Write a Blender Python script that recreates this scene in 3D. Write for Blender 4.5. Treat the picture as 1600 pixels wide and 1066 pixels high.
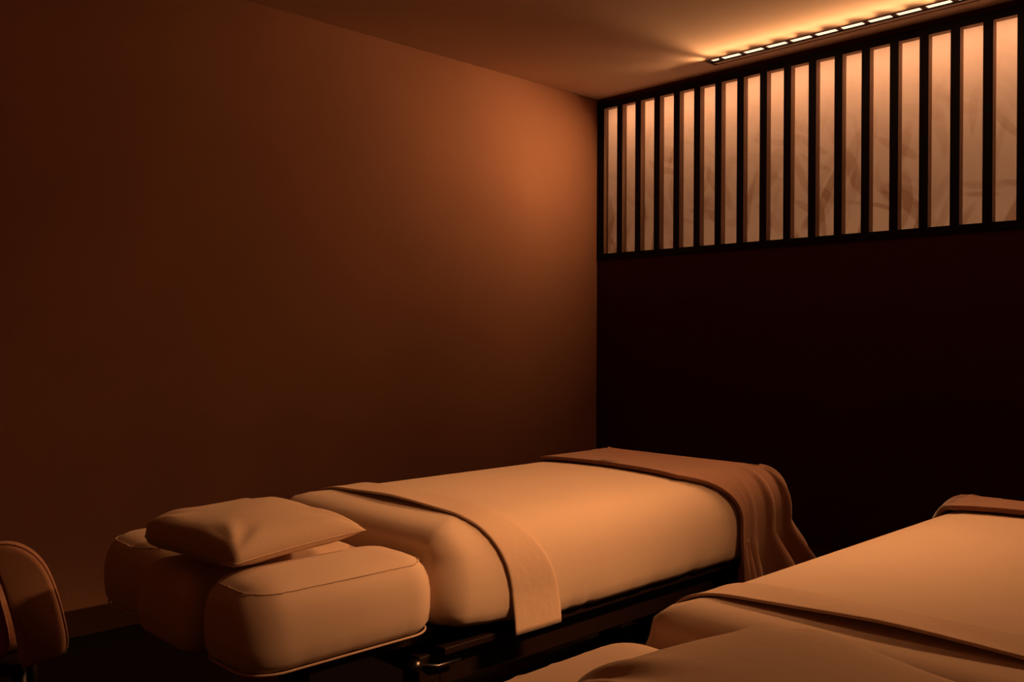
import bpy, bmesh, math, random
from mathutils import Vector, Matrix
PI = math.pi
R = math.radians
random.seed(7)
for o in list(bpy.data.objects):
    bpy.data.objects.remove(o)
scene = bpy.context.scene
COL = scene.collection
# ------------------------------------------------------------------ camera
cd = bpy.data.cameras.new('camera')
cam = bpy.data.objects.new('camera', cd)
COL.objects.link(cam)
yaw, pitch, roll, F = 0.79957, -0.00341, 0.00457, 1430.03
f = Vector((-math.sin(yaw)*math.cos(pitch), math.cos(yaw)*math.cos(pitch), math.sin(pitch)))
r = Vector((math.cos(yaw), math.sin(yaw), 0))
u = r.cross(f)
r2 = r*math.cos(roll) + u*math.sin(roll)
u2 = -r*math.sin(roll) + u*math.cos(roll)
cam.matrix_world = Matrix(((r2.x, u2.x, -f.x, 3.6548), (r2.y, u2.y, -f.y, -4.2753),
                           (r2.z, u2.z, -f.z, 1.14354), (0, 0, 0, 1)))
cd.sensor_width = 36
cd.lens = 36*F/1600
cd.clip_start = .02
scene.camera = cam
# ------------------------------------------------------------------ colour management, world
vs = scene.view_settings
vs.view_transform = 'Standard'
vs.look = 'None'
vs.exposure = 0.0
vs.gamma = 1.0
vs.use_curve_mapping = False
w = bpy.data.worlds.new('world')
scene.world = w
w.use_nodes = True
w.node_tree.nodes['Background'].inputs[0].default_value = (.02, .004, .001, 1)
w.node_tree.nodes['Background'].inputs[1].default_value = .2
# ------------------------------------------------------------------ lamps: light box, linear ceiling fixture, added fills
LX0, LX1, LY = .92, 4.10, -.16
def area(name, size, sizey, loc, rot, power, col, spread):
    d = bpy.data.lights.new(name, 'AREA')
    d.shape = 'RECTANGLE'
    d.size = size
    d.size_y = sizey
    d.energy = power
    d.color = col
    d.spread = spread
    o = bpy.data.objects.new(name, d)
    COL.objects.link(o)
    o.location = loc
    o.rotation_euler = rot
    return o
WARM = (1, .455, .175)
PW_BOX, PW_ROOM, PW_CEIL_FILL, PW_WALL_FILL, PW_AISLE_FILL = 14.0, 12.0, 7.0, 2.1, 5.1
area('light_box_lamp', 3.9, .05, (2.02, .17, 2.555), (R(-8), 0, 0), PW_BOX, (1, .40, .165), R(180))   # strip inside the box behind the printed panel
area('room_lamp', 2.7, .02, (LX0+1.40, -.185, 2.587), (R(-50), 0, 0), PW_ROOM, WARM, R(66))
area('ceiling_fill', LX1-LX0-.1, .012, ((LX0+LX1)/2, -.207, 2.580), (R(-90), 0, 0), PW_CEIL_FILL, WARM, R(33))  # fill added along the strip to brighten the ceiling
area('wall_fill', .012, .06, (LX0+.01, -.18, 2.575), (R(-20), R(58), 0), PW_WALL_FILL, WARM, R(78))  # fill added at the strip end for the bright patch on the left wall
for k in range(12):           # row of added fills, brightens the ceiling towards the corner
    area('corner_fill', .05, .012, (LX0+.04+.13*k, -.207, 2.578), (R(-87), 0, R(-50)), .13, WARM, R(62))
area('aisle_fill', .12, 1.4, (4.15, -2.08, 2.58), (R(-18), R(44), 0), PW_AISLE_FILL, WARM, R(35))   # added fill for the table sides, out of frame, no fitting

# ------------------------------------------------------------------ materials
def mat(name, col, rough=.85, spec=.3, sheen=0, bump=None, noise=None, metal=0):
    m = bpy.data.materials.new(name)
    m.use_nodes = True
    nt = m.node_tree
    b = nt.nodes['Principled BSDF']
    b.inputs['Base Color'].default_value = (*col, 1)
    b.inputs['Roughness'].default_value = rough
    b.inputs['Specular IOR Level'].default_value = spec
    b.inputs['Metallic'].default_value = metal
    if sheen:
        b.inputs['Sheen Weight'].default_value = sheen
        b.inputs['Sheen Roughness'].default_value = .5
    tc = nt.nodes.new('ShaderNodeTexCoord')
    if noise:
        sc, amt = noise
        n = nt.nodes.new('ShaderNodeTexNoise')
        n.inputs['Scale'].default_value = sc
        n.inputs['Detail'].default_value = 5
        nt.links.new(tc.outputs['Object'], n.inputs['Vector'])
        mr = nt.nodes.new('ShaderNodeMapRange')
        mr.inputs['From Min'].default_value = .3
        mr.inputs['From Max'].default_value = .7
        mr.inputs['To Min'].default_value = 1-amt
        mr.inputs['To Max'].default_value = 1+amt
        nt.links.new(n.outputs['Fac'], mr.inputs['Value'])
        mx = nt.nodes.new('ShaderNodeMix')
        mx.data_type = 'RGBA'
        mx.blend_type = 'MULTIPLY'
        mx.inputs['Factor'].default_value = 1
        mx.inputs[6].default_value = (*col, 1)
        nt.links.new(mr.outputs['Result'], mx.inputs[7])
        nt.links.new(mx.outputs[2], b.inputs['Base Color'])
    if bump:
        sc, st, dist = bump
        n = nt.nodes.new('ShaderNodeTexNoise')
        n.inputs['Scale'].default_value = sc
        n.inputs['Detail'].default_value = 4
        nt.links.new(tc.outputs['Object'], n.inputs['Vector'])
        bp = nt.nodes.new('ShaderNodeBump')
        bp.inputs['Strength'].default_value = st
        bp.inputs['Distance'].default_value = dist
        nt.links.new(n.outputs['Fac'], bp.inputs['Height'])
        nt.links.new(bp.outputs['Normal'], b.inputs['Normal'])
    return m
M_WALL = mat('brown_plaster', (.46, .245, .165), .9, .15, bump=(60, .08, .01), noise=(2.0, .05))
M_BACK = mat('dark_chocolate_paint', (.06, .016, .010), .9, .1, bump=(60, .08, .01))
M_CEIL = mat('ceiling_paint', (.92, .76, .66), .95, .1, noise=(1.5, .03))
M_FLOOR = mat('dark_floor', (.006, .0035, .003), .6, .15, bump=(8, .1, .01))
M_BASEB = mat('dark_baseboard', (.09, .04, .028), .4, .4)
M_BLACK = mat('black_lacquer', (.004, .0035, .004), .6, .15)
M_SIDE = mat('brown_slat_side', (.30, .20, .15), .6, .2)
M_SHEET = mat('tan_cotton_sheet', (.70, .52, .40), .9, .2, .15, bump=(25, .10, .004), noise=(5, .02))
M_SHEET2 = mat('tan_cotton_fold', (.66, .47, .35), .9, .2, .15, bump=(50, .2, .005))
M_PILLOW = mat('tan_pillow_cotton', (.64, .46, .34), .9, .2, .15, bump=(30, .2, .006))
M_THROW = mat('russet_throw_plush', (.31, .145, .09), .95, .1, .4, bump=(120, .25, .004), noise=(9, .06))
M_PIPING = mat('tan_piping', (.66, .46, .34), .8, .2)
M_BASE = mat('espresso_wood', (.02, .009, .006), .45, .3, bump=(12, .1, .004))
M_WOOD = mat('brown_wood_leg', (.28, .13, .08), .5, .3, noise=(14, .12))
M_METAL = mat('dark_chrome', (.22, .19, .18), .35, .5, metal=1)
M_CHAIR = mat('rust_chair_fabric', (.50, .26, .17), .9, .2, .2, bump=(60, .2, .005))
M_TRIM = mat('bronze_trim', (.16, .08, .05), .45, .4)

def lens_mat():
    m = bpy.data.materials.new('lit_lens')
    m.use_nodes = True
    b = m.node_tree.nodes['Principled BSDF']
    b.inputs['Base Color'].default_value = (.9, .8, .7, 1)
    b.inputs['Emission Color'].default_value = (1, .66, .44, 1)
    b.inputs['Emission Strength'].default_value = 1.6
    return m
M_LENS = lens_mat()

def panel_mat():
    m = bpy.data.materials.new('leaf_print_panel')
    m.use_nodes = True
    nt = m.node_tree
    N, L = nt.nodes, nt.links
    b = N['Principled BSDF']
    b.inputs['Roughness'].default_value = .8
    b.inputs['Specular IOR Level'].default_value = .2
    tc = N.new('ShaderNodeTexCoord')
    acc = None
    def layer(rot, sx, sz, scale, thr, seed):
        mp = N.new('ShaderNodeMapping')
        mp.inputs['Rotation'].default_value = (0, R(rot), 0)
        mp.inputs['Location'].default_value = (seed, 0, seed*.7)
        L.new(tc.outputs['Object'], mp.inputs['Vector'])
        nz = N.new('ShaderNodeTexNoise')
        nz.inputs['Scale'].default_value = 2.2
        nz.inputs['Detail'].default_value = 1
        L.new(mp.outputs['Vector'], nz.inputs['Vector'])
        ad = N.new('ShaderNodeMix')
        ad.data_type = 'VECTOR'
        ad.inputs['Factor'].default_value = .22
        L.new(mp.outputs['Vector'], ad.inputs[4])
        L.new(nz.outputs['Color'], ad.inputs[5])
        m2 = N.new('ShaderNodeMapping')
        m2.inputs['Scale'].default_value = (sx, 1, sz)
        L.new(ad.outputs[1], m2.inputs['Vector'])
        v = N.new('ShaderNodeTexVoronoi')
        v.inputs['Scale'].default_value = scale
        v.feature = 'F1'
        L.new(m2.outputs['Vector'], v.inputs['Vector'])
        mr = N.new('ShaderNodeMapRange')
        mr.inputs['From Min'].default_value = thr
        mr.inputs['From Max'].default_value = thr+.10
        mr.inputs['To Min'].default_value = 1
        mr.inputs['To Max'].default_value = 0
        L.new(v.outputs['Distance'], mr.inputs['Value'])
        # some leaves darker than others
        sep = N.new('ShaderNodeSeparateColor')
        L.new(v.outputs['Color'], sep.inputs['Color'])
        mu = N.new('ShaderNodeMath')
        mu.operation = 'MULTIPLY'
        L.new(mr.outputs['Result'], mu.inputs[0])
        L.new(sep.outputs[0], mu.inputs[1])
        return mu.outputs[0]
    outs = [layer(32, 5.5, 1.1, 2.4, .33, 1.3), layer(-28, 5.0, 1.0, 2.6, .33, 4.1), layer(62, 6, 1.2, 3.2, .30, 7.7), layer(-8, 6.5, 1.0, 2.9, .28, 11.2)]
    cur = outs[0]
    for o_ in outs[1:]:
        mm = N.new('ShaderNodeMath')
        mm.operation = 'ADD'
        L.new(cur, mm.inputs[0])
        L.new(o_, mm.inputs[1])
        cur = mm.outputs[0]
    # the print thickens towards the bottom like a grove seen from below
    sx = N.new('ShaderNodeSeparateXYZ')
    L.new(tc.outputs['Object'], sx.inputs[0])
    big = N.new('ShaderNodeTexNoise')
    big.inputs['Scale'].default_value = 1.6
    L.new(tc.outputs['Object'], big.inputs['Vector'])
    hz = N.new('ShaderNodeMath')
    hz.operation = 'MULTIPLY_ADD'
    L.new(big.outputs['Fac'], hz.inputs[0])
    hz.inputs[1].default_value = .8
    L.new(sx.outputs[2], hz.inputs[2])
    den = N.new('ShaderNodeMapRange')
    den.inputs['From Min'].default_value = 2.10
    den.inputs['From Max'].default_value = 2.75
    den.inputs['To Min'].default_value = 1
    den.inputs['To Max'].default_value = .08
    L.new(hz.outputs[0], den.inputs['Value'])
    fm = N.new('ShaderNodeMath')
    fm.operation = 'MULTIPLY'
    fm.use_clamp = True
    L.new(cur, fm.inputs[0])
    L.new(den.outputs['Result'], fm.inputs[1])
    rp = N.new('ShaderNodeValToRGB')
    rp.color_ramp.elements[0].color = (.66, .66, .68, 1)
    rp.color_ramp.elements[1].color = (.40, .32, .27, 1)
    rp.color_ramp.elements[1].position = 1.0
    L.new(fm.outputs[0], rp.inputs['Fac'])
    L.new(rp.outputs['Color'], b.inputs['Base Color'])
    tr = N.new('ShaderNodeBsdfTranslucent')
    L.new(rp.outputs['Color'], tr.inputs['Color'])
    mx = N.new('ShaderNodeMixShader')
    mx.inputs[0].default_value = .6
    L.new(b.outputs[0], mx.inputs[1])
    L.new(tr.outputs[0], mx.inputs[2])
    L.new(mx.outputs[0], N['Material Output'].inputs['Surface'])
    return m
M_PANEL = panel_mat()

# ------------------------------------------------------------------ helpers
def link(name, me, m, parent=None, smooth=False, extra=None):
    o = bpy.data.objects.new(name, me)
    COL.objects.link(o)
    for mm in (m if isinstance(m, (list, tuple)) else [m]):
        me.materials.append(mm)
    if smooth:
        for p in me.polygons:
            p.use_smooth = True
    if parent:
        o.parent = parent
    return o
def from_py(name, V, Fs, m, parent=None, smooth=True):
    me = bpy.data.meshes.new(name)
    me.from_pydata([tuple(v) for v in V], [], Fs)
    me.validate()
    bm = bmesh.new()
    bm.from_mesh(me)
    bmesh.ops.recalc_face_normals(bm, faces=bm.faces)
    bm.to_mesh(me)
    bm.free()
    return link(name, me, m, parent, smooth)
def boxes(name, L_, m, parent=None, bevel=0):
    bm = bmesh.new()
    for (x0, x1, y0, y1, z0, z1) in L_:
        vs_ = [bm.verts.new((x, y, z)) for x in (x0, x1) for y in (y0, y1) for z in (z0, z1)]
        for q in ((0, 1, 3, 2), (4, 6, 7, 5), (0, 4, 5, 1), (2, 3, 7, 6), (0, 2, 6, 4), (1, 5, 7, 3)):
            bm.faces.new([vs_[i] for i in q])
    bmesh.ops.recalc_face_normals(bm, faces=bm.faces)
    if bevel:
        bmesh.ops.bevel(bm, geom=list(bm.edges), offset=bevel, segments=2, affect='EDGES', profile=.5)
    me = bpy.data.meshes.new(name)
    bm.to_mesh(me)
    bm.free()
    return link(name, me, m, parent)
def empty(name, loc, rz=0, label=None, cat=None, group=None, kind=None):
    o = bpy.data.objects.new(name, None)
    COL.objects.link(o)
    o.location = loc
    o.rotation_euler = (0, 0, rz)
    tag(o, label, cat, group, kind)
    return o
def tag(o, label=None, cat=None, group=None, kind=None):
    for k, v in (('label', label), ('category', cat), ('group', group), ('kind', kind)):
        if v:
            o[k] = v
    return o
def struct(name, L_, m):
    return tag(boxes(name, L_, m), kind='structure')
def tube(name, pts, rad, m, parent=None, closed=False, n=8, rads=None):
    V, Fs = [], []
    N_ = len(pts)
    pts = [Vector(p) for p in pts]
    for i, p in enumerate(pts):
        a = pts[(i-1) % N_] if (closed or i > 0) else pts[0]
        b = pts[(i+1) % N_] if (closed or i < N_-1) else pts[-1]
        t = (b-a).normalized()
        up = Vector((0, 0, 1)) if abs(t.z) < .9 else Vector((1, 0, 0))
        s = t.cross(up).normalized()
        q = s.cross(t)
        rr_ = rads[i] if rads else rad
        for k in range(n):
            an = 2*PI*k/n
            V.append(p + s*math.cos(an)*rr_ + q*math.sin(an)*rr_)
    for i in range(N_ if closed else N_-1):
        j = (i+1) % N_
        for k in range(n):
            k2 = (k+1) % n
            Fs.append((i*n+k, j*n+k, j*n+k2, i*n+k2))
    if not closed:
        Fs.append(tuple(range(n)))
        Fs.append(tuple((N_-1)*n+k for k in range(n))[::-1])
    return from_py(name, V, Fs, m, parent)
def catmull(P, n):
    out = []
    P = [Vector(p) for p in P]
    for i in range(len(P)-1):
        p0 = P[max(i-1, 0)]; p1 = P[i]; p2 = P[i+1]; p3 = P[min(i+2, len(P)-1)]
        for k in range(n):
            t = k/n
            out.append(.5*((2*p1) + (p2-p0)*t + (2*p0-5*p1+4*p2-p3)*t*t + (3*p1-p0-3*p2+p3)*t**3))
    out.append(P[-1])
    return out
def hash01(i, k=0):
    return (math.sin(i*127.1 + k*311.7)*43758.5453) % 1
def vnoise(x, k=0):
    i = math.floor(x); t = x-i; t = t*t*(3-2*t)
    return hash01(i, k)*(1-t) + hash01(i+1, k)*t

# ------------------------------------------------------------------ room shell
RW, RD, H = 5.2, -7.0, 2.6
struct('floor', [(-.15, RW+.15, RD-.15, .3, -.12, 0)], M_FLOOR)
struct('ceiling', [(-.15, RW+.15, RD-.15, .3, H+.07, H+.2), (-.15, LX0, RD-.15, .3, H, H+.07), (LX1, RW+.15, RD-.15, .3, H, H+.07),
                   (LX0, LX1, RD-.15, -.205, H, H+.07), (LX0, LX1, -.115, .3, H, H+.07)], M_CEIL)
struct('wall_left', [(-.15, 0, RD-.15, .3, 0, H)], M_WALL)
struct('wall_right', [(RW, RW+.15, RD-.15, .3, 0, H)], M_WALL)
struct('wall_front', [(0, RW, RD-.15, RD, 0, H)], M_WALL)
ZT, ZB = 2.577, 1.620
PITCH, SW = .137, .041
NS = 28
GX1 = .1575 + PITCH*NS + .055
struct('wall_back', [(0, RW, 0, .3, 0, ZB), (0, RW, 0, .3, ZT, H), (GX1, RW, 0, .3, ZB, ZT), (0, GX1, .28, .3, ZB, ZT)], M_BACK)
struct('baseboard_left', [(0, .014, RD, 0, 0, .10)], M_BASEB)
struct('baseboard_back', [(.014, RW, -.014, 0, 0, .10)], M_BASEB)
# slatted grille over the printed panel
win = empty('window_1', (0, 0, ZB), kind='structure')
def wpart(name, L_, m, bevel=0):
    o = boxes(name, [(a, b, c, d, e-ZB, g-ZB) for a, b, c, d, e, g in L_], m, win, bevel)
    return o
YF, YP = -.006, .035
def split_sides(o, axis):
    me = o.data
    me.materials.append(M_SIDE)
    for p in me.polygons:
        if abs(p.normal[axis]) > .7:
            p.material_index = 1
for (a, b) in ((.002, .057), (GX1-.055, GX1-.001)):
    o = wpart('stile', [(a, b, YF, YP, ZB+.001, ZT-.001)], M_BLACK)
    split_sides(o, 0)
o = wpart('top_rail', [(.057, GX1-.055, YF, YP, ZT-.042, ZT-.001)], M_BLACK)
split_sides(o, 2)
o = wpart('bottom_rail', [(.057, GX1-.055, YF, YP, ZB+.001, ZB+.037)], M_BLACK)
sl = None
for k in range(NS):
    x0 = .1575 + PITCH*k
    if sl is None:
        sl = wpart('slat', [(x0, x0+SW, YF, YP, ZB+.037, ZT-.042)], M_BLACK)
        split_sides(sl, 0)
    else:
        c = sl.copy()
        COL.objects.link(c)
        c.parent = win
        c.location.x = PITCH*k
M_BOX = mat('box_lining', (.78, .78, .78), .9, .1)
wpart('light_box', [(.001, GX1-.001, .262, .272, ZB+.001, ZT-.001), (.001, .008, .056, .262, ZB+.001, ZT-.001), (GX1-.008, GX1-.001, .056, .262, ZB+.001, ZT-.001),
                    (.008, GX1-.008, .056, .262, ZB+.001, ZB+.008), (.008, GX1-.008, .056, .262, ZT-.008, ZT-.001)], M_BOX)
# panel: origin kept at world level so that the print is laid out in metres
pn = from_py('printed_panel', [(.002, YP, ZB+.001), (GX1-.001, YP, ZB+.001), (GX1-.001, YP, ZT-.001), (.002, YP, ZT-.001)], [(0, 1, 2, 3)], M_PANEL, None, False)
pn.parent = win
pn.location.z = -ZB

# ------------------------------------------------------------------ linear ceiling light
lt = empty('linear_ceiling_light', (LX0, LY, H), label='long slim linear light with bright cells recessed in the ceiling above the grille', cat='ceiling light')
Lr = LX1-LX0
boxes('housing', [(0, Lr, -.045, .045, .05, .06), (0, Lr, -.045, -.041, 0, .05), (0, Lr, -.004, .045, .001, .05), (0, .02, -.045, .045, 0, .05), (Lr-.02, Lr, -.045, .045, 0, .05)], M_BASE, lt)
boxes('trim_frame', [(-.012, Lr+.012, -.050, -.045, -.003, 0), (-.012, Lr+.012, .040, .049, -.004, 0), (-.012, .0, -.045, .04, -.003, 0), (Lr, Lr+.012, -.045, .04, -.003, 0)], M_TRIM, lt)
boxes('reflector_lip', [(.01, Lr-.01, .007, .038, -.003, .0)], M_CEIL, lt)
boxes('baffle', [(.0, Lr, -.005, .006, -.005, .0)], M_BLACK, lt)
k = 0
x = .085
lens = None
while x < Lr-.1:
    if lens is None:
        lens = boxes('lens', [(0, .102, -.043, -.006, -.001, .012)], M_LENS, lt, .002)
        lens.location = (x, 0, 0)
        div = boxes('divider', [(.104, .127, -.044, -.006, -.002, .03)], M_TRIM, lt)
        div.location = (x, 0, 0)
    else:
        for q in (lens, div):
            c = q.copy()
            COL.objects.link(c)
            c.parent = lt
            c.location = (x, 0, 0)
    x += .1295
lens = boxes('lens', [(.022, .055, -.043, -.013, -.001, .012)], M_LENS, lt, .002)

# ------------------------------------------------------------------ soft furnishings
# profile of the main cushion: (inset from side, height above its underside)
PROF = [(.10, 0), (.045, .001), (.022, .008), (.009, .024), (.003, .05), (0, .09), (.0, .13), (.004, .165), (.014, .196),
        (.030, .222), (.053, .243), (.085, .257), (.125, .265), (.18, .269), (.26, .272), (.37, .274)]
def rr_pt(a, b, Rp, s):
    """point and outward normal on a rounded rectangle, s in [0,8): 4 sides and 4 corners"""
    i = int(s) % 8
    t = s-int(s)
    sx, sy = a-Rp, b-Rp
    if i == 0: return (a, -sy+2*sy*t), (1, 0)
    if i == 1: an = PI/2*t; c = (sx, sy)
    if i == 2: return (sx-2*sx*t, b), (0, 1)
    if i == 3: an = PI/2+PI/2*t; c = (-sx, sy)
    if i == 4: return (-a, sy-2*sy*t), (-1, 0)
    if i == 5: an = PI+PI/2*t; c = (-sx, -sy)
    if i == 6: return (-sx+2*sx*t, -b), (0, -1)
    if i == 7: an = 1.5*PI+PI/2*t; c = (sx, -sy)
    return (c[0]+Rp*math.cos(an), c[1]+Rp*math.sin(an)), (math.cos(an), math.sin(an))
def cushion(name, a, b, Rp, prof, z0, m, parent, ctr=(0, 0), zs=1.0, ruffle=.0, seed=0, nside=(26, 14), mod=None):
    S = []
    for i in range(8):
        n = (nside[0] if i in (0, 4) else nside[1]) if i % 2 == 0 else 8
        S += [i+k/n for k in range(n)]
    V, Fs = [], []
    n = len(S)
    for j, (d, z) in enumerate(prof):
        for k, s in enumerate(S):
            dd = min(d, min(a, b)-.004)
            R2 = max(Rp-dd*.75, .012)
            R2 = min(R2, a-dd-.001, b-dd-.001) if min(a-dd, b-dd) > .002 else .0005
            (x, y), nn = rr_pt(a-dd, b-dd, max(R2, .0005), s)
            zz = z*zs
            if ruffle:
                low = max(0, 1-z/.06)
                wv = (vnoise(k*.9, seed)-.5)*ruffle*low
                x += nn[0]*wv; y += nn[1]*wv
                zz += abs(wv)*.5
            if mod:
                x, y, zz = mod(x, y, zz)
            V.append((x+ctr[0], y+ctr[1], zz+z0))
    for j in range(len(prof)-1):
        for k in range(n):
            k2 = (k+1) % n
            Fs.append((j*n+k, j*n+k2, (j+1)*n+k2, (j+1)*n+k))
    Fs.append(tuple(range(n))[::-1])
    Fs.append(tuple((len(prof)-1)*n+k for k in range(n)))
    return from_py(name, V, Fs, m, parent)
A_, ZM = .378, .462      # half width of the main cushion, height of its underside
YH, YFT = -.62, .81      # head and foot ends of the main cushion in table space
def top_profile(off):
    """cross-section path over the main cushion from far hem to near hem: points (x, z) and normals"""
    half = [(A_-d, ZM+z) for d, z in PROF[5:]]          # from side upward to centre
    right = catmull([(x, 0, z) for x, z in half], 3)
    pts = [(-p.x, p.z) for p in right] + [(p.x, p.z) for p in reversed(right)][1:]
    return pts
def offset_path(pts, off):
    out = []
    for i, p in enumerate(pts):
        a = pts[max(i-1, 0)]; b = pts[min(i+1, len(pts)-1)]
        tx, tz = b[0]-a[0], b[1]-a[1]
        l = math.hypot(tx, tz) or 1
        nx, nz = -tz/l, tx/l
        out.append(((p[0]+nx*off, p[1]+nz*off), (nx, nz)))
    return out
def folded_band(name, y0, y1, hang_far, hang_near, th, m, origin, skew, rz=0):
    """a folded sheet laid across the table: a closed, flat section swept over the cushion"""
    pr = top_profile(0)
    base = [(-A_-.003, ZM+.03), (-A_-.002, ZM+.06)] + pr + [(A_+.001, ZM+.065), (A_+.004, ZM+.03), (A_+.006, ZM-hang_near)]
    P = offset_path([(p.x, p.z) for p in catmull([(x, 0, z) for x, z in base], 2)], .001)
    # arc length
    arc = [0]
    for i in range(1, len(P)):
        arc.append(arc[-1]+math.hypot(P[i][0][0]-P[i-1][0][0], P[i][0][1]-P[i-1][0][1]))
    V, Fs = [], []
    ns = 20
    for i, ((x, z), (nx, nz)) in enumerate(P):
        ya, yb = skew(x, z, y0, y1)
        for k in range(ns):
            an = 2*PI*k/ns
            cy, cn = math.cos(an), math.sin(an)
            # super-ellipse section, thicker towards the folded edges
            sy = math.copysign(abs(cy)**.35, cy)
            sn = math.copysign(abs(cn)**.5, cn)
            thk = th*(1 + .25*max(0, -sy)**6)
            y = (ya+yb)/2 + (yb-ya)/2*sy
            off = thk/2 + thk/2*sn + .0015*math.sin(arc[i]*17+sy*2)
            V.append((x+nx*off, y, z+nz*off))
    for i in range(len(P)-1):
        for k in range(ns):
            k2 = (k+1) % ns
            Fs.append((i*ns+k, i*ns+k2, (i+1)*ns+k2, (i+1)*ns+k))
    Fs.append(tuple(range(ns))); Fs.append(tuple((len(P)-1)*ns+k for k in range(ns))[::-1])
    o = from_py(name, V, Fs, m)
    o.location = origin
    return o
def throw(name, y0, m, origin, hem, seed=0, YFT=YFT):
    """plush throw over the foot end, hanging on both sides and the end with folds gathering at the corners"""
    a, b, Rp = A_+.004, YFT+.012, .07
    # outline samples: near side, corner, end, corner, far side
    L1 = (b-Rp)-y0
    O = []
    n1, nc, n2 = 60, 44, 64
    for k in range(n1): t = k/n1; O.append(((a, y0+L1*t), (1, 0), L1*t))
    for k in range(nc): an = PI/2*k/nc; O.append(((a-Rp+Rp*math.cos(an), b-Rp+Rp*math.sin(an)), (math.cos(an), math.sin(an)), L1+Rp*an))
    We = 2*(a-Rp)
    for k in range(n2): t = k/n2; O.append(((a-Rp-We*t, b), (0, 1), L1+Rp*PI/2+We*t))
    for k in range(nc): an = PI/2+PI/2*k/nc; O.append(((-(a-Rp)+Rp*math.cos(an), b-Rp+Rp*math.sin(an)), (math.cos(an), math.sin(an)), L1+We+Rp*an))
    for k in range(n1+1): t = k/n1; O.append(((-a, b-Rp-L1*t), (-1, 0), L1+Rp*PI+We+L1*t))
    TOT = O[-1][2]
    prof = catmull([(d, 0, z) for d, z in PROF[5:-1]]+[(a, 0, PROF[-1][1])], 2)[::-1]     # centre to side
    def dyf(d): return d if d < .11 else .11+(d-.11)/(a-.11)*(b-y0-.11)
    nd = 26
    V, Fs = [], []
    rows = len(prof)+nd
    c1 = L1+Rp*PI/4                     # arc position of near corner
    c2 = TOT-c1
    for (Q, nn, s) in O:
        dc = min(abs(s-c1), abs(s-c2))
        corner = math.exp(-(dc/.16)**2)
        # fold phase: broad away from the corner, tight near it
        ss = s if s < TOT/2 else TOT-s
        ph = ss*2*PI/.080 + .8*math.sin(ss*11+seed)
        wave = 2.1*(1-abs(math.sin(ph/2)))**1.3-.7+.3*math.sin(ph*.53+1.1+seed)
        start = min(1, ss/.05)
        for j in range(rows):
            if j < len(prof):
                d, z = prof[j].x, prof[j].z
                dy = dyf(d)
                if abs(nn[0]) == 1: x = math.copysign(a-d, nn[0]); y = min(Q[1], b-dy)
                elif nn[1] == 1: x = max(-(a-d), min(a-d, Q[0])); y = b-dy
                else:
                    cx = math.copysign(a-Rp, Q[0]); cy = b-Rp
                    if d < Rp: x = cx+nn[0]*(Rp-d); y = cy+nn[1]*(Rp-d)
                    else: x = math.copysign(a-d, Q[0]); y = b-dy
                zz = ZM+z
                rnd = max(0, 1-d/.11)
                lift = .003 + rnd*corner*(.020*max(0, wave)+.020)
                x += nn[0]*.004*rnd + nn[0]*lift*.8*rnd; y += nn[1]*lift*.6*rnd
                zz += .005+lift*.5
                q = .02*rnd
                if abs(nn[0]) == 1: y += .18*rnd**1.3*max(0, 1-ss/.22)
                x0_, y0_, z0_ = x, y, zz
            else:
                t = (j-len(prof)+1)/nd
                dz = (z0_-(hem + .015*math.sin(ss*21)))*t
                drop = dz
                dq = min(1, drop/.16); dq = dq*dq*(3-2*dq)
                amp = (.012+.048*corner)*dq*(.25+.75*start)
                flare = .008*drop/.3 + (.20*corner)*drop**1.15
                out = flare+amp*wave
                x = x0_+nn[0]*out; y = y0_+nn[1]*out
                # gather: folds pull sideways toward the corner
                tx, ty = -nn[1], nn[0]
                sh = amp*.7*math.cos(ph)
                x += tx*sh; y += ty*sh
                zz = z0_-dz
            V.append((x, y, zz))
    for i in range(len(O)-1):
        for j in range(rows-1):
            Fs.append((i*rows+j, (i+1)*rows+j, (i+1)*rows+j+1, i*rows+j+1))
    o = from_py(name, V, Fs, m)
    bm = bmesh.new()
    bm.from_mesh(o.data)
    bmesh.ops.remove_doubles(bm, verts=bm.verts, dist=.0008)
    bmesh.ops.recalc_face_normals(bm, faces=bm.faces)
    if sum(f_.normal.z*f_.calc_area() for f_ in bm.faces) < 0:
        bmesh.ops.reverse_faces(bm, faces=bm.faces)
    for f_ in bm.faces:
        f_.smooth = True
    bm.to_mesh(o.data)
    bm.free()
    sol = o.modifiers.new('thickness', 'SOLIDIFY')
    sol.thickness = .011
    sol.offset = 1
    o.location = origin
    return o
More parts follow.
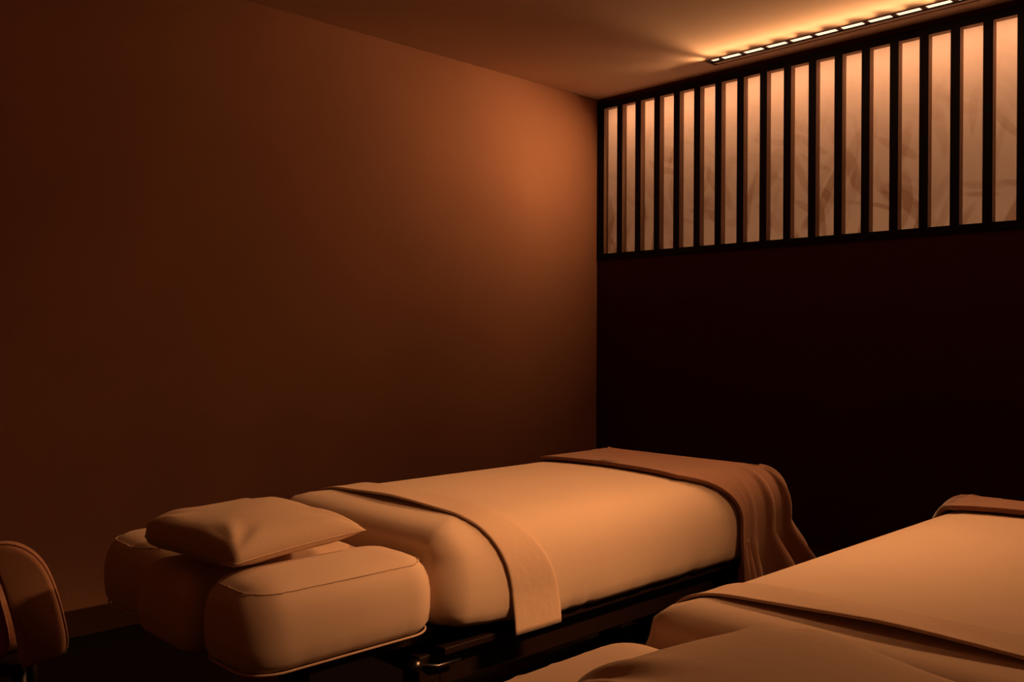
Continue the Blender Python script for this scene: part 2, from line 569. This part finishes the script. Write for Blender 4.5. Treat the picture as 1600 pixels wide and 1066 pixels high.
def pillow(name, hx, hy, h, m, loc, rot, label, group, seed=0, flat=.5):
    nx, ny = 56, 40
    V, Fs = [], []
    def P(i, j, side):
        uu = -1+2*i/nx; vv = -1+2*j/ny
        # pinched corners: sides bow inward between them
        x = hx*uu*(1-.055*(1-vv*vv)**1.0*abs(uu)**3)*1.0
        y = hy*vv*(1-.06*(1-uu*uu)**1.0*abs(vv)**3)
        cu = (1-abs(uu)**2.6); cv = (1-abs(vv)**2.6)
        prof_ = max(0, cu)**.42*max(0, cv)**(.42 if vv > 0 else .42-.22*min(1, -vv*2.5))
        bl = max(0, -uu*.5+.5)**3*abs(vv)**4      # blunt, rounded corners at the closed end
        x += hx*.16*bl*abs(uu)**6; y -= hy*.10*bl*abs(uu)**6*vv
        z = h*prof_
        # creases running in from the corners
        rx, ry = (1-abs(uu)), (1-abs(vv))
        for (cx, cy, k) in ((1, 1, 1), (1, -1, 2), (-1, 1, 3), (-1, -1, 4)):
            dx, dy = cx-uu, cy-vv
            dist = math.hypot(dx, dy)
            an = math.atan2(dy*cy, dx*cx)
            z += h*.10*math.sin(an*9+k+seed)*math.exp(-((dist-.42)/.28)**2)*prof_
        z += h*.05*math.sin(uu*5+seed+vv*2)*prof_
        if side < 0:
            z = -z*flat
        return (x, y, z)
    idx = {}
    for side in (1, -1):
        for i in range(nx+1):
            for j in range(ny+1):
                edge = i in (0, nx) or j in (0, ny)
                if side < 0 and edge:
                    idx[(side, i, j)] = idx[(1, i, j)]
                    continue
                idx[(side, i, j)] = len(V)
                V.append(P(i, j, side))
        for i in range(nx):
            for j in range(ny):
                Fs.append((idx[(side, i, j)], idx[(side, i+1, j)], idx[(side, i+1, j+1)], idx[(side, i, j+1)])[::side])
    root = empty(name, loc, 0, label, 'pillow', group)
    root.rotation_euler = rot
    b = from_py('pillow_case', V, Fs, m, root)
    E = [P(i, 0, 1) for i in range(nx)] + [P(nx, j, 1) for j in range(ny)] + [P(nx-i, ny, 1) for i in range(nx)] + [P(0, ny-j, 1) for j in range(ny)]
    tube('edge_seam', E, .0013, m, root, True, 6)
    return root

PAD = [(.07, 0), (.03, .001), (.012, .007), (.003, .022), (0, .05), (0, .085), (.004, .112), (.013, .134), (.028, .151), (.048, .161), (.07, .166), (.09, .169), (.105, .170)]
def treatment_table(loc, label, YFT=YFT):
    t = empty('massage_table', loc, 0, label, 'massage table', 'massage tables')
    ym = (YH+YFT)/2
    def tuck(x, y, z):
        # underside rises a little at the head end
        if z > .2:
            e = y+(YFT-YH)/2
            y -= .032*max(0, 1-e/.13)
            z += .008*max(0, 1-abs(e-.055)/.05)
        return x, y, z + .045*max(0, 1-(y-(-(YFT-YH)/2))/.35)*max(0, 1-z/.12)
    main = cushion('main_cushion', A_, (YFT-YH)/2, .075, PROF, ZM, M_SHEET, t, (0, ym), 1, .010, 3, (60, 24), tuck)
    # head section: two arm pads and a face-hole plug between them
    ya, yb = -1.078, -.622
    for s in (-1, 1):
        pad = cushion('arm_pad', .121, (yb-ya)/2, .078, PAD, .516, M_SHEET, t, (s*.258, (ya+yb)/2), 1.0, .004, 5+s, (22, 10))
        # gathered seam around the top edge
        pts = []
        for k in range(160):
            (x, y), nn = rr_pt(.121-.024, (yb-ya)/2-.024, .060, k/160*8)
            jj = (vnoise(k*1.7, 11+s)-.5)*.004
            pts.append((x+s*.258+nn[0]*jj, y+(ya+yb)/2+nn[1]*jj, .516+.1478+abs(jj)*.6))
        tube('seam', pts, .0011, M_SHEET, pad, True, 6)
        pts = []
        for k in range(120):
            (x, y), nn = rr_pt(.121-.010, (yb-ya)/2-.010, .07, k/120*8)
            pts.append((x+s*.258, y+(ya+yb)/2,   .519))
        tube('hem', pts, .0026, M_PIPING, pad, True, 6)
    cushion('face_plug', .132, (yb-ya)/2+.006, .045, PAD, .502, M_SHEET2, t, (0, (ya+yb)/2-.004), .98, .0, 9, (22, 10))
    # base
    boxes('deck', [(-.34, .34, YH+.03, YFT-.03, ZM-.018, ZM-.001)], M_BASE, t, .003)
    boxes('apron', [(-.30, .30, YH+.05, YFT-.06, .36, ZM-.018)], M_BASE, t, .004)
    boxes('head_rail', [(-.28, -.24, ya+.17, YH+.05, .465, .51), (.24, .28, ya+.17, YH+.05, .465, .51), (-.28, .28, ya+.10, ya+.17, .497, .514)], M_BASE, t, 0)
    for sx in (-1, 1):
        for y in (YH+.02, YFT-.10):
            boxes('leg', [(sx*.27-.03, sx*.27+.03, y-.03, y+.03, 0, .36 if y > 0 else .44)], M_BASE, t, .004)
    boxes('stretcher', [(-.025, .025, YH+.05, YFT-.13, .14, .19)], M_BASE, t, .003)
    for yc in (YH-.01, YFT-.13):
        boxes('cross_bar', [(-.24, .24, yc, yc+.06, .14, .19)], M_BASE, t, .003)
    boxes('head_support', [(.165, .232, -.995, -.94, 0, .496)], M_WOOD, t, .005)
    # release knob and lever under the head end
    kn = tube('adjustment_knob', [(.281, YH-.02, .425), (.300, YH-.02, .425), (.312, YH-.02, .425)], .012, M_METAL, t, False, 14, [.007, .013, .011])
    tube('lever', [(.300, YH-.015, .425), (.318, YH+.03, .417), (.322, YH+.09, .418)], .004, M_METAL, kn)
    return t

T1 = (1.775, -2.39, 0)
T2 = (3.092, -2.49, 0)
treatment_table(T1, 'tan sheeted massage table beside the brown wall, whole table in view')
treatment_table(T2, 'tan sheeted massage table in the right foreground, cut off by the frame')
def skew1(x, z, y0, y1):
    dn = min(1, max(0, .722-z)/.25) if x > 0 else 0
    dn = 1-(1-dn)**2.2
    return (y0+.070*dn, y1+.118*dn)
def skew2(x, z, y0, y1):
    dn = max(0, .715-z)/.24
    return (y0+.02*dn+.02*(x/.38), y1+.03*dn+.01*(x/.38))
b1 = folded_band('folded_sheet', -.490, -.385, 0, .0, .007, M_SHEET2, T1, skew1)
tag(b1, 'folded tan sheet laid in a narrow band across the table by the wall', 'sheet', 'folded sheets across the tables')
b2 = folded_band('folded_sheet', -.505, -.415, 0, .01, .006, M_SHEET2, T2, skew2)
tag(b2, 'folded tan sheet in a narrow band across the right foreground table', 'sheet', 'folded sheets across the tables')
t1 = throw('throw_blanket', .345, M_THROW, T1, .36, 0)
tag(t1, 'russet throw hanging in folds over the foot of the table by the wall', 'blanket', 'russet throws on the table feet')
t2 = throw('throw_blanket', .53, M_THROW, T2, .36, 2)
tag(t2, 'russet throw on the foot of the right foreground table, cut off by the frame', 'blanket', 'russet throws on the table feet')
pillow('pillow', .184, .168, .060, M_PILLOW, (1.826, -3.292, .716), (R(2), R(1), R(8)),
       'plump tan pillow on the head end of the table by the wall', 'tan pillows', 1)
pillow('pillow', .225, .180, .070, M_PILLOW, (3.200, -3.405, .738), (R(2), R(0), R(-12)),
       'tan pillow at the bottom edge of the photo on the right foreground table', 'tan pillows', 2)

# ------------------------------------------------------------------ upholstered chair at the left edge
hd = Vector((-.717, .697, 0)); rd = Vector((.697, .717, 0))
cp = Vector((3.6548, -4.2753, 0)) + hd*2.30 - rd*1.208
ch = empty('tub_chair', (cp.x, cp.y, 0), math.atan2(.717, .697)+R(24), 'low rust upholstered chair with a rounded piped back at the left edge', 'chair')
# local x runs to the right of the photo, local y into the room; profile of the back as (x, z)
K = .00161
prof = [(-30, 866), (-10, 853), (18, 850), (45, 862), (66, 885), (80, 915), (92, 955), (101, 1000), (101, 1022), (92, 1033), (68, 1039), (44, 1044), (37, 1036), (30, 990), (20, 945), (3, 890), (-14, 872)]
def px(p): return ((p[0]-50)*K, 1.1435-(p[1]-527)*K)
base = [px(p) for p in prof]
cl = catmull([(x, 0, z) for x, z in base+[base[0]]], 3)[:-1]
cx_ = sum(p.x for p in cl)/len(cl); cz_ = sum(p.z for p in cl)/len(cl)
n = len(cl)
TH = .055
lay = [(-.006, .70), (-.004, .86), (.001, .95), (.008, .985), (.016, 1), (TH-.016, 1.0), (TH-.008, .985), (TH-.001, .95), (TH+.004, .86), (TH+.006, .70)]
for q_, (dx, dy, sc) in enumerate(((0, 0, 1), (-.136, .045, .97), (-.272, .03, .95))):
    V, Fs = [], []
    for (y, s_) in lay:
        for p in cl:
            q = 1-(1-s_)*.6
            V.append((cx_+(p.x-cx_)*q+dx, y+dy, cz_-.12+(p.z-cz_+.12)*(1-(1-s_)*.25)*sc))
    for j in range(len(lay)-1):
        for k in range(n):
            k2 = (k+1) % n
            Fs.append((j*n+k, j*n+k2, (j+1)*n+k2, (j+1)*n+k))
    Fs.append(tuple(range(n))); Fs.append(tuple((len(lay)-1)*n+k for k in range(n))[::-1])
    bk = from_py('back_channel', V, Fs, M_CHAIR, ch)
    tube('piping', [(cx_+(p.x-cx_)+dx, .004+dy, cz_-.12+(p.z-cz_+.12)*sc) for p in cl], .0028, M_CHAIR, bk, True, 6)
cushion('seat', .20, .17, .07, [(.05, 0), (.012, .006), (0, .03), (0, .08), (.012, .105), (.05, .118), (.12, .124)], .315, M_CHAIR, ch, (-.21, .26))
boxes('seat_frame', [(-.38, -.02, .02, .42, .285, .314)], M_BASE, ch, .004)
for x in (-.34, -.03):
    for y in (.05, .38):
        tube('leg', [(x, y, .288), (x+(.02 if x > -.1 else -.02), y, 0)], .016, M_BASE, ch, False, 12, [.018, .011])
